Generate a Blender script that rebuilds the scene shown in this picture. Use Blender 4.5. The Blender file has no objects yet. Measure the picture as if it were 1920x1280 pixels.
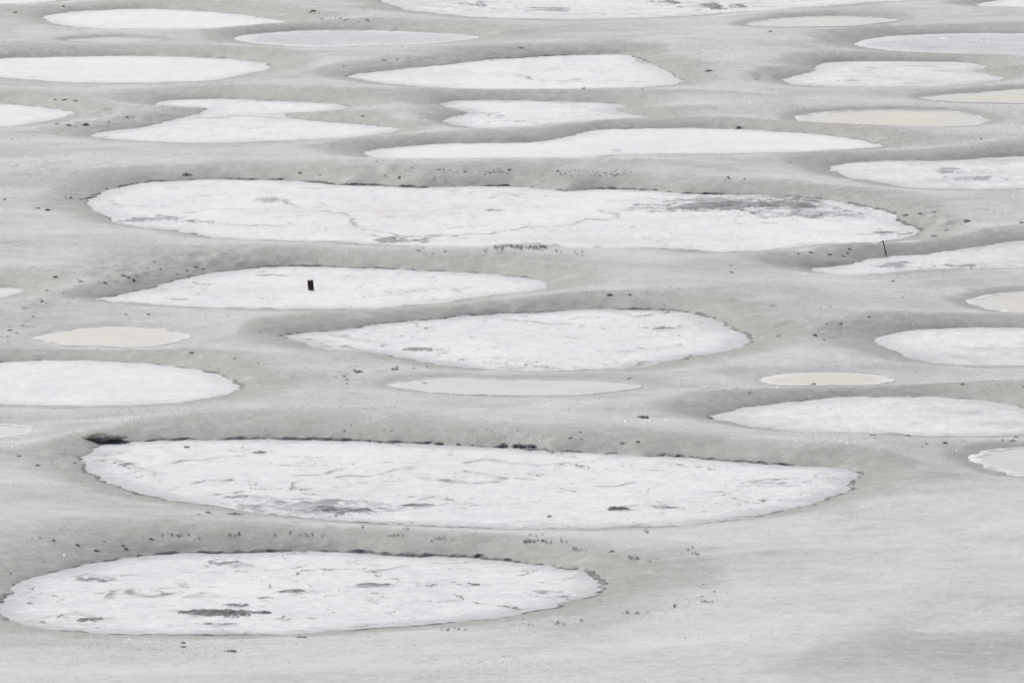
import bpy, bmesh, math, random
import numpy as np

# ------------------------------------------------------------------ camera, sky, sun, exposure
scene = bpy.context.scene
COL = scene.collection
CAM_H, PITCH, HFOV = 29.0, math.radians(6.30), math.radians(7.0)
cam_data = bpy.data.cameras.new("camera")
cam = bpy.data.objects.new("camera", cam_data)
COL.objects.link(cam)
cam_data.sensor_width = 36.0
cam_data.lens = 18.0 / math.tan(HFOV / 2)
cam_data.clip_start = 1.0
cam_data.clip_end = 8000.0
cam_data.dof.use_dof = True
cam_data.dof.focus_distance = 225.0
cam_data.dof.aperture_fstop = 7.0
cam.location = (0, 0, CAM_H)
cam.rotation_euler = (math.pi / 2 - PITCH, 0, 0)
scene.camera = cam

SUN_EL, SUN_AZ = math.radians(44), math.radians(-20)     # azimuth from +Y, negative = left: the sun stands beyond the lake
world = bpy.data.worlds.new("World")
scene.world = world
world.use_nodes = True
wn = world.node_tree
bg = wn.nodes["Background"]
sky = wn.nodes.new("ShaderNodeTexSky")
sky.sky_type = 'NISHITA'
sky.sun_disc = False
sky.sun_elevation = SUN_EL
sky.sun_rotation = SUN_AZ
sky.dust_density = 4.0
sky.air_density = 0.8
wn.links.new(sky.outputs[0], bg.inputs[0])
bg.inputs[1].default_value = 0.13

sun_data = bpy.data.lights.new("sun", 'SUN')
sun_data.energy = 2.15
sun_data.angle = math.radians(3.0)
sun_data.color = (1.0, 0.98, 0.90)
sun = bpy.data.objects.new("sun", sun_data)
COL.objects.link(sun)
sun.rotation_euler = (math.pi / 2 - SUN_EL, 0, math.pi - SUN_AZ)
sun.location = (-60, 300, 200)

scene.view_settings.view_transform = 'Standard'
scene.view_settings.look = 'None'
scene.view_settings.exposure = -0.13
scene.view_settings.gamma = 1.0

rng = random.Random(7)
nrs = np.random.RandomState(11)

# ------------------------------------------------------------------ helpers
F = 960.0 / math.tan(HFOV / 2)
cp, sp = math.cos(PITCH), math.sin(PITCH)

def ground_pt(px, py, z=0.0):
    """pixel of the 1920x1280 survey photograph -> point of the level z"""
    u, v = (px - 960.0) / F, (640.0 - py) / F
    dx, dy, dz = u, cp + v * sp, -sp + v * cp
    t = (z - CAM_H) / dz
    return dx * t, dy * t

def _hash(ix, iy, seed):
    h = (ix.astype(np.int64) * 374761393 + iy.astype(np.int64) * 668265263 + seed * 974634341) & 0xffffffff
    h = ((h ^ (h >> 13)) * 1274126177) & 0xffffffff
    h = h ^ (h >> 16)
    return (h & 0xffffff) / float(0xffffff)

def vnoise(x, y, seed=0):
    x0, y0 = np.floor(x), np.floor(y)
    fx, fy = x - x0, y - y0
    fx = fx * fx * (3 - 2 * fx); fy = fy * fy * (3 - 2 * fy)
    ix, iy = x0.astype(np.int64), y0.astype(np.int64)
    a, b = _hash(ix, iy, seed), _hash(ix + 1, iy, seed)
    c, d = _hash(ix, iy + 1, seed), _hash(ix + 1, iy + 1, seed)
    return (a + (b - a) * fx) * (1 - fy) + (c + (d - c) * fx) * fy

def fbm(x, y, seed=0, octv=4, gain=0.5):
    """about -1..1"""
    x = np.asarray(x, float); y = np.asarray(y, float)
    s = np.zeros_like(x); a, tot = 1.0, 0.0
    for o in range(octv):
        s += a * (vnoise(x + 17.3 * o, y - 9.1 * o, seed + o) * 2 - 1)
        tot += a; a *= gain; x = x * 2.03; y = y * 2.03
    return s / tot * 1.5

def smooth_closed(pts, per=8):
    P = np.array(pts, float); n = len(P); out = []
    t = np.linspace(0, 1, per, endpoint=False)[:, None]
    for i in range(n):
        p0, p1, p2, p3 = P[i - 1], P[i], P[(i + 1) % n], P[(i + 2) % n]
        out.append(0.5 * (2 * p1 + (p2 - p0) * t + (2 * p0 - 5 * p1 + 4 * p2 - p3) * t * t + (-p0 + 3 * p1 - 3 * p2 + p3) * t ** 3))
    return np.vstack(out)

def resample(P, step):
    Q = np.vstack([P, P[:1]])
    L = np.r_[0, np.cumsum(np.hypot(*np.diff(Q, axis=0).T))]
    n = max(12, int(L[-1] / step))
    s = np.linspace(0, L[-1], n, endpoint=False)
    return np.c_[np.interp(s, L, Q[:, 0]), np.interp(s, L, Q[:, 1])]

def signed_dist(x, y, P, facing=False):
    """> 0 outside the polygon P, in metres"""
    d2 = np.full(x.shape, 1e9); inside = np.zeros(x.shape, bool); fy = np.zeros(x.shape)
    n = len(P)
    for i in range(n):
        ax, ay = P[i]; bx, by = P[(i + 1) % n]
        ex, ey = bx - ax, by - ay
        wx, wy = x - ax, y - ay
        t = np.clip((wx * ex + wy * ey) / (ex * ex + ey * ey + 1e-12), 0, 1)
        qx, qy = wx - ex * t, wy - ey * t
        q2 = qx * qx + qy * qy
        if facing: fy = np.where(q2 < d2, qy, fy)
        np.minimum(d2, q2, out=d2)
        if ay != by:
            c = ((ay > y) != (by > y)) & (x < ex * (y - ay) / ey + ax)
            inside ^= c
    d = np.sqrt(d2)
    sd = np.where(inside, -d, d)
    return (sd, fy / (d + 1e-6)) if facing else sd

def tag(o, label=None, cat=None, group=None, kind=None):
    if label: o["label"] = label
    if cat: o["category"] = cat
    if group: o["group"] = group
    if kind: o["kind"] = kind
    return o

def empty(name, loc):
    o = bpy.data.objects.new(name, None)
    o.empty_display_size = 0.3
    COL.objects.link(o); o.location = loc
    return o

def mesh_obj(name, verts, faces, mat, parent=None, smooth=True, attrs=None):
    """verts (n,3) world coordinates; faces (m,k) array or list; one mesh object"""
    verts = np.asarray(verts, np.float32)
    if parent is not None:
        verts = verts - np.array(parent.location, np.float32)
    me = bpy.data.meshes.new(name)
    if isinstance(faces, np.ndarray):
        m, k = faces.shape
        me.vertices.add(len(verts)); me.vertices.foreach_set("co", verts.ravel())
        me.loops.add(m * k); me.loops.foreach_set("vertex_index", faces.astype(np.int32).ravel())
        me.polygons.add(m)
        me.polygons.foreach_set("loop_start", np.arange(0, m * k, k, dtype=np.int32))
        me.polygons.foreach_set("loop_total", np.full(m, k, np.int32))
        me.update(calc_edges=True)
    else:
        me.from_pydata([tuple(v) for v in verts], [], faces); me.update()
    me.polygons.foreach_set("use_smooth", np.full(len(me.polygons), smooth, bool))
    for an, av in (attrs or {}).items():
        a = me.attributes.new(an, 'FLOAT', 'POINT'); a.data.foreach_set("value", np.asarray(av, np.float32).ravel())
    me.materials.append(mat)
    o = bpy.data.objects.new(name, me)
    COL.objects.link(o)
    if parent is not None: o.parent = parent
    return o

def grid_faces(nx, ny, keep=None):
    j, i = np.meshgrid(np.arange(ny - 1), np.arange(nx - 1), indexing='ij')
    a = (j * nx + i).ravel()
    f = np.c_[a, a + 1, a + nx + 1, a + nx]
    return f if keep is None else f[keep[f].any(axis=1)]

def compact(v, f, *arrs):
    used = np.unique(f); m = np.full(len(v), -1); m[used] = np.arange(len(used))
    return (v[used], m[f]) + tuple(a[used] for a in arrs)

# ------------------------------------------------------------------ materials
class NT:
    def __init__(s, name):
        s.m = bpy.data.materials.new(name); s.m.use_nodes = True
        s.t = s.m.node_tree; s.b = s.t.nodes["Principled BSDF"]
        s.pos = s.t.nodes.new("ShaderNodeNewGeometry").outputs["Position"]
    def n(s, k, **ins):
        nd = s.t.nodes.new(k)
        for key, v in ins.items(): s.set(nd, key, v)
        return nd
    def set(s, nd, key, v):
        i = nd.inputs[int(key[1:])] if key[0] == '_' and key[1:].isdigit() else nd.inputs[key]
        if isinstance(v, bpy.types.NodeSocket): s.t.links.new(v, i)
        else: i.default_value = v
    def noise(s, scale, detail=5, rough=0.55, vec=None, dist=0.0, col=False):
        nd = s.n("ShaderNodeTexNoise", Scale=scale, Detail=detail, Roughness=rough, Distortion=dist, Vector=vec or s.pos)
        return nd.outputs["Color" if col else "Fac"]
    def rng(s, v, a, b, c=0.0, d=1.0, smooth=True):
        nd = s.t.nodes.new("ShaderNodeMapRange"); nd.interpolation_type = 'SMOOTHSTEP' if smooth else 'LINEAR'
        for i, x in enumerate((v, a, b, c, d)): s.set(nd, '_%d' % i, x)
        return nd.outputs[0]
    def math(s, op, a, b=0.0, clamp=False):
        nd = s.t.nodes.new("ShaderNodeMath"); nd.operation = op; nd.use_clamp = clamp
        s.set(nd, '_0', a); s.set(nd, '_1', b); return nd.outputs[0]
    def mix(s, f, a, b):
        nd = s.t.nodes.new("ShaderNodeMix"); nd.data_type = 'RGBA'
        fi, ai, bi = nd.inputs[0], nd.inputs[6], nd.inputs[7]
        for i, v in ((fi, f), (ai, a), (bi, b)):
            if isinstance(v, bpy.types.NodeSocket): s.t.links.new(v, i)
            else: i.default_value = v if i is fi or len(v) == 4 else (*v, 1)
        return nd.outputs[2]
    def vec(s, op, a, b):
        nd = s.t.nodes.new("ShaderNodeVectorMath"); nd.operation = op
        s.set(nd, '_0', a)
        if op == 'SCALE': s.set(nd, 'Scale', b)
        else: s.set(nd, '_1', b)
        return nd.outputs[0]
    def attr(s, name):
        nd = s.t.nodes.new("ShaderNodeAttribute"); nd.attribute_name = name
        return nd.outputs["Fac"]
    def done(s, col, rough=0.7, bump=None, strength=0.3, dist=0.02, spec=0.3):
        s.set(s.b, "Base Color", col if isinstance(col, bpy.types.NodeSocket) or len(col) == 4 else (*col, 1))
        s.set(s.b, "Roughness", rough); s.b.inputs["Specular IOR Level"].default_value = spec
        if bump is not None:
            nd = s.n("ShaderNodeBump", Height=bump, Strength=strength, Distance=dist)
            s.t.links.new(nd.outputs[0], s.b.inputs["Normal"])
        return s.m

def mat_ground():
    s = NT("pale_mud")
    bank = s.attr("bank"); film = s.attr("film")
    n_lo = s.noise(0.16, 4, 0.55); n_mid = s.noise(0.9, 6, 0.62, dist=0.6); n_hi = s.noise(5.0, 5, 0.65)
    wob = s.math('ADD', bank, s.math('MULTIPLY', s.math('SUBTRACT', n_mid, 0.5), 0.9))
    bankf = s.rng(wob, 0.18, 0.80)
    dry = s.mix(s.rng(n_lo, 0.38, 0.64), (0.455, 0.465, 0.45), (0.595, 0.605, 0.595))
    wet = s.mix(s.rng(n_lo, 0.3, 0.7), (0.228, 0.240, 0.222), (0.292, 0.305, 0.284))  # damp mud tone, with shade of the sloping banks put into it
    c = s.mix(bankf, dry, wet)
    ff = s.math('MULTIPLY', s.rng(s.math('ADD', film, s.math('MULTIPLY', s.math('SUBTRACT', n_mid, 0.5), 0.7)), 0.15, 0.85), s.rng(s.noise(4.2, 8, 0.8, dist=0.4), 0.36, 0.60, 0.45, 0.95))
    c = s.mix(ff, c, (0.650, 0.662, 0.676))
    # dried salt bloom drifting over the higher ground
    bl = s.noise(0.11, 7, 0.66, dist=1.5, vec=s.vec('ADD', s.pos, (12, 33, 0)))
    bl = s.math('MULTIPLY', s.rng(bl, 0.50, 0.66), s.rng(bankf, 0.75, 0.15))
    c = s.mix(s.math('MULTIPLY', bl, s.rng(s.noise(2.4, 7, 0.75), 0.36, 0.62, 0.35, 0.75)), c, (0.68, 0.685, 0.69))
    # fine streaks and grain
    g = s.rng(s.noise(2.2, 7, 0.7), 0.36, 0.64)
    c = s.mix(s.math('MULTIPLY', g, 0.20), c, (0.68, 0.68, 0.685))
    gg = s.rng(s.noise(7.0, 4, 0.7, dist=0.5), 0.35, 0.65)
    c = s.mix(s.math('MULTIPLY', gg, 0.16), c, (0.24, 0.24, 0.23))
    g2 = s.rng(s.noise(3.1, 6, 0.72, dist=0.4), 0.56, 0.72)
    c = s.mix(s.math('MULTIPLY', g2, 0.38), c, (0.27, 0.275, 0.26))
    gr = s.noise(3.4, 9, 0.82, dist=0.3)
    c = s.mix(s.math('MULTIPLY', s.rng(gr, 0.50, 0.74), 0.42), c, (0.17, 0.175, 0.165))
    c = s.mix(s.math('MULTIPLY', s.rng(gr, 0.47, 0.27), 0.40), c, (0.74, 0.745, 0.74))
    gs = s.noise(1.15, 9, 0.80, dist=0.5, vec=s.vec('ADD', s.pos, (40, 11, 2)))
    c = s.mix(s.math('MULTIPLY', s.rng(gs, 0.50, 0.70), 0.34), c, (0.20, 0.205, 0.195))
    c = s.mix(s.math('MULTIPLY', s.rng(gs, 0.48, 0.30), 0.40), c, (0.72, 0.725, 0.725))
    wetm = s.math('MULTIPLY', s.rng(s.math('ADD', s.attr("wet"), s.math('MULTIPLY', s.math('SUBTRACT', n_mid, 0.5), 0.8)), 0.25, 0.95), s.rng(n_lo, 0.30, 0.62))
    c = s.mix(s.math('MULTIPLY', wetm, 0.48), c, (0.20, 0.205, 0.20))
    # scattered little pits and crumbs, denser in places on the banks
    msk = s.rng(s.math('ADD', s.noise(0.22, 3, 0.6), s.math('MULTIPLY', s.attr("crumb"), 0.6)), 0.52, 0.74)
    pit = s.math('MULTIPLY', s.rng(s.noise(4.0, 3, 0.55, dist=1.2), 0.62, 0.70), msk)
    c = s.mix(s.math('MULTIPLY', pit, 0.85), c, (0.15, 0.15, 0.15))
    c = s.mix(s.math('MULTIPLY', s.attr("line"), 0.6), c, (0.20, 0.20, 0.20))
    # salt specks
    spk = s.math('MULTIPLY', s.rng(s.noise(26.0, 1, 0.5), 0.70, 0.76), s.rng(s.noise(0.5, 3), 0.45, 0.65))
    c = s.mix(spk, c, (0.86, 0.86, 0.86))
    h = s.math('ADD', s.math('MULTIPLY', n_hi, 0.40), s.math('MULTIPLY', n_mid, 0.25))
    return s.done(c, s.rng(bankf, 0, 1, 0.8, 0.6), h, 0.32, 0.14, 0.25)

def mat_salt(name, crack=0.6, stain=0.5, beige=0.2, streak=0.5, edge=0.6, ecol=(0.52, 0.53, 0.555), white=(0.892, 0.896, 0.894), grey=(0.60, 0.605, 0.635)):
    s = NT(name)
    e = s.attr("edge")
    n_lo = s.noise(0.13, 4, 0.6); n_mid = s.noise(0.55, 7, 0.68, dist=0.8); n_hi = s.noise(2.6, 7, 0.72, dist=0.5)
    c = s.mix(s.math('MULTIPLY', s.rng(s.math('ADD', n_hi, s.math('MULTIPLY', s.math('SUBTRACT', n_lo, 0.5), 0.5)), 0.42, 0.62), 0.42 + 0.38 * streak), white, tuple(0.45 * a + 0.55 * b for a, b in zip(white, grey)))
    st = s.math('MULTIPLY', s.rng(n_mid, 0.55 - 0.10 * stain, 0.72 - 0.08 * stain), s.rng(n_lo, 0.36, 0.60))
    hz = s.rng(s.noise(1.1, 7, 0.74, dist=1.2, vec=s.vec('ADD', s.pos, (3, 80, 5))), 0.47, 0.66)
    c = s.mix(s.math('MULTIPLY', hz, 0.25 + 0.35 * stain), c, tuple(0.3 * a + 0.7 * b for a, b in zip(white, grey)))
    c = s.mix(s.math('MULTIPLY', st, 0.85 * min(1, stain * 1.3)), c, grey)
    if beige:
        bz = s.math('MULTIPLY', s.rng(s.noise(0.21, 3, 0.5, vec=s.vec('ADD', s.pos, (31, 7, 3))), 0.50, 0.68), s.rng(s.noise(1.4, 6, 0.7, dist=1), 0.42, 0.62))
        c = s.mix(s.math('MULTIPLY', bz, beige), c, (0.66, 0.63, 0.52))
    if edge:
        ef = s.math('ADD', e, s.math('MULTIPLY', s.math('SUBTRACT', n_mid, 0.5), 2.4))
        c = s.mix(s.math('MULTIPLY', s.rng(ef, 1.3, 0.0), edge), c, ecol)
    # thin dark scratches and flakes where the crust has broken
    fm = s.rng(s.noise(0.24, 4, 0.6, vec=s.vec('ADD', s.pos, (70, 3, 9))), 0.46, 0.62)
    fl = s.math('MULTIPLY', s.rng(s.noise(2.0, 8, 0.78, dist=1.8), 0.585, 0.66), fm)
    c = s.mix(s.math('MULTIPLY', fl, 0.15 + 0.5 * max(crack, 0.4 * streak)), c, (0.33, 0.33, 0.345))
    hgt = n_hi
    if crack:
        wv = s.vec('ADD', s.pos, s.vec('SCALE', s.noise(0.45, 4, 0.6, col=True), 2.6))
        wv = s.vec('ADD', wv, s.vec('SCALE', s.noise(3.5, 4, 0.65, col=True), 0.42))
        def net(scale, w, lo, hi):
            v = s.t.nodes.new("ShaderNodeTexVoronoi"); v.feature = 'DISTANCE_TO_EDGE'
            s.set(v, 'Vector', wv); s.set(v, 'Scale', scale)
            wid = s.math('MULTIPLY', s.rng(s.noise(1.9, 5, 0.7), 0.40, 0.72), w)
            line = s.math('LESS_THAN', v.outputs[0], wid)
            return s.math('MULTIPLY', line, s.rng(s.noise(0.30 * (1 + scale), 4, 0.6), lo, hi))
        k1 = net(0.17, 0.017, 0.44, 0.54); k2 = net(0.55, 0.034, 0.51, 0.60)
        k = s.math('MAXIMUM', k1, k2)
        c = s.mix(s.math('MULTIPLY', k, 0.95 * crack), c, (0.20, 0.195, 0.19))
    c = s.mix(s.math('MULTIPLY', s.math('MULTIPLY', s.attr("line"), s.rng(s.noise(3.0, 5, 0.7), 0.34, 0.52)), 0.9), c, (0.16, 0.158, 0.152))
    # crumbs of dark mud on the crust
    pm = s.rng(s.noise(0.35, 4, 0.6, vec=s.vec('ADD', s.pos, (5, 50, 1))), 0.55, 0.70)
    pt = s.math('MULTIPLY', s.rng(s.noise(3.4, 4, 0.6, dist=1.4), 0.60, 0.69), pm)
    c = s.mix(s.math('MULTIPLY', pt, 0.65 * max(crack, 0.25)), c, (0.19, 0.19, 0.195))
    hgt = s.math('ADD', hgt, s.math('MULTIPLY', s.noise(6.0, 4, 0.7), 0.4))
    return s.done(c, 0.8, hgt, 0.6, 0.16, 0.2)

def mat_cream(name, col, col2, rimw=0.5):
    s = NT(name)
    e = s.attr("edge"); n = s.noise(0.4, 5, 0.6, dist=0.6)
    c = s.mix(s.rng(n, 0.35, 0.65), col, col2)
    c = s.mix(s.math('MULTIPLY', s.rng(s.noise(2.2, 5, 0.7), 0.5, 0.7), 0.25), c, (0.74, 0.74, 0.73))
    ef = s.math('ADD', e, s.math('MULTIPLY', s.math('SUBTRACT', n, 0.5), 1.0))
    c = s.mix(s.math('MULTIPLY', s.rng(ef, 4.5 * rimw + 1.0, 0.3), 0.6), c, (0.56, 0.57, 0.565))
    c = s.mix(s.math('MULTIPLY', s.rng(ef, 0.9 * rimw, 0.0), 0.7), c, (0.77, 0.775, 0.775))
    return s.done(c, 0.5, s.noise(1.5, 3), 0.05, 0.02, 0.15)

def mat_simple(name, a, b, scale=4.0, rough=0.8, bump=0.5, dist=0.03, spec=0.3):
    s = NT(name)
    n = s.noise(scale, 6, 0.65, dist=0.4)
    return s.done(s.mix(s.rng(n, 0.35, 0.65), a, b), rough, s.noise(scale * 2.5, 5, 0.6), bump, dist, spec)

M_GROUND = mat_ground()
M_RIM = mat_simple("wet_dark_mud", (0.06, 0.06, 0.066), (0.24, 0.242, 0.242), 2.2, 0.7, 0.9, 0.05)
M_RIM_SOFT = mat_simple("damp_grey_mud", (0.16, 0.16, 0.165), (0.36, 0.365, 0.355), 2.2, 0.75, 0.9, 0.05)
def mat_patch(name, a, b, salt=(0.80, 0.81, 0.82), bias=0.0):
    s = NT(name)
    n = s.noise(1.2, 8, 0.72, dist=0.8); n2 = s.noise(2.6, 8, 0.75, dist=1.0, vec=s.vec('ADD', s.pos, (9, 4, 0)))
    c = s.mix(s.rng(n, 0.36, 0.62), a, b)
    t = s.math('ADD', s.attr("top"), s.math('MULTIPLY', s.math('SUBTRACT', n2, 0.5), 3.2))
    c = s.mix(s.rng(t, 0.55 + bias, -0.05 + bias), c, salt)
    return s.done(c, 0.65, n2, 0.8, 0.10, 0.25)
M_PATCH = mat_patch("bare_wet_mud", (0.075, 0.078, 0.088), (0.32, 0.325, 0.345), bias=0.0)
M_PATCH_PALE = mat_patch("salty_wet_mud", (0.25, 0.255, 0.27), (0.55, 0.56, 0.58), bias=0.15)
M_ISLET = mat_patch("bare_mud_islet", (0.05, 0.05, 0.055), (0.24, 0.245, 0.25), bias=-0.25)
M_SALTRIM = mat_simple("dry_salt_edge", (0.50, 0.505, 0.495), (0.82, 0.825, 0.82), 1.3, 0.8, 0.3)
M_CLOD = mat_simple("dark_mud_clod", (0.075, 0.075, 0.078), (0.28, 0.28, 0.272), 5.0, 0.8, 0.8, 0.03)
M_ROCK = mat_simple("brown_rock", (0.11, 0.105, 0.09), (0.36, 0.335, 0.285), 3.5, 0.85, 0.9, 0.05)
M_BARK = mat_simple("old_dark_wood", (0.016, 0.010, 0.009), (0.12, 0.078, 0.058), 9.0, 0.85, 0.8)
M_CUT = mat_simple("weathered_end_grain", (0.02, 0.018, 0.016), (0.06, 0.05, 0.045), 14.0, 0.85, 0.5)
M_STAKE = mat_simple("dark_stake_metal", (0.022, 0.023, 0.024), (0.06, 0.05, 0.045), 12.0, 0.6, 0.2)
M_GRASS = mat_simple("dry_grass", (0.15, 0.122, 0.092), (0.31, 0.27, 0.21), 5.0, 0.8, 0.1)
def mat_crystal():
    s = NT("salt_crystal")
    s.done((0.9, 0.9, 0.9), 0.37, spec=1.0)
    tr = s.n("ShaderNodeBsdfTranslucent"); tr.inputs[0].default_value = (0.92, 0.92, 0.92, 1)
    mx = s.n("ShaderNodeMixShader"); mx.inputs[0].default_value = 0.45
    out = s.t.nodes["Material Output"]
    s.t.links.new(s.b.outputs[0], mx.inputs[1]); s.t.links.new(tr.outputs[0], mx.inputs[2]); s.t.links.new(mx.outputs[0], out.inputs[0])
    return s.m
M_CRYSTAL = mat_crystal()

SALT = {
    'clean':  mat_salt("salt_crust_clean", 0.10, 0.15, 0.25, 0.15, 0.35),
    'fine':   mat_salt("salt_crust_fine_cracked", 0.55, 0.35, 0.50, 0.5, 0.45),
    'rough':  mat_salt("salt_crust_rough", 0.95, 0.38, 0.40, 0.55, 0.7),
    'streak': mat_salt("salt_crust_streaked", 0.35, 0.95, 0.25, 1.0, 0.5, (0.56, 0.57, 0.585), (0.885, 0.887, 0.887), (0.55, 0.555, 0.565)),
    'grey':   mat_salt("salt_crust_grey", 0.2, 0.95, 0.10, 1.0, 0.8, (0.80, 0.81, 0.815), (0.69, 0.70, 0.715), (0.50, 0.515, 0.54)),
    'faint':  mat_salt("salt_film_faint", 0.0, 0.6, 0.0, 0.8, 0.9, (0.50, 0.505, 0.505), (0.68, 0.69, 0.70), (0.56, 0.57, 0.575)),
    'cream':  mat_cream("cream_mineral_water", (0.57, 0.56, 0.50), (0.63, 0.61, 0.52)),
    'yellow': mat_cream("yellow_mineral_water", (0.60, 0.56, 0.42), (0.66, 0.615, 0.455), 0.8),
    'palegrey': mat_cream("pale_grey_mineral_water", (0.545, 0.555, 0.545), (0.60, 0.61, 0.60), 0.3),
    'pale':   mat_cream("pale_green_mineral_water", (0.535, 0.55, 0.52), (0.59, 0.605, 0.565), 0.35),
}

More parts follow.
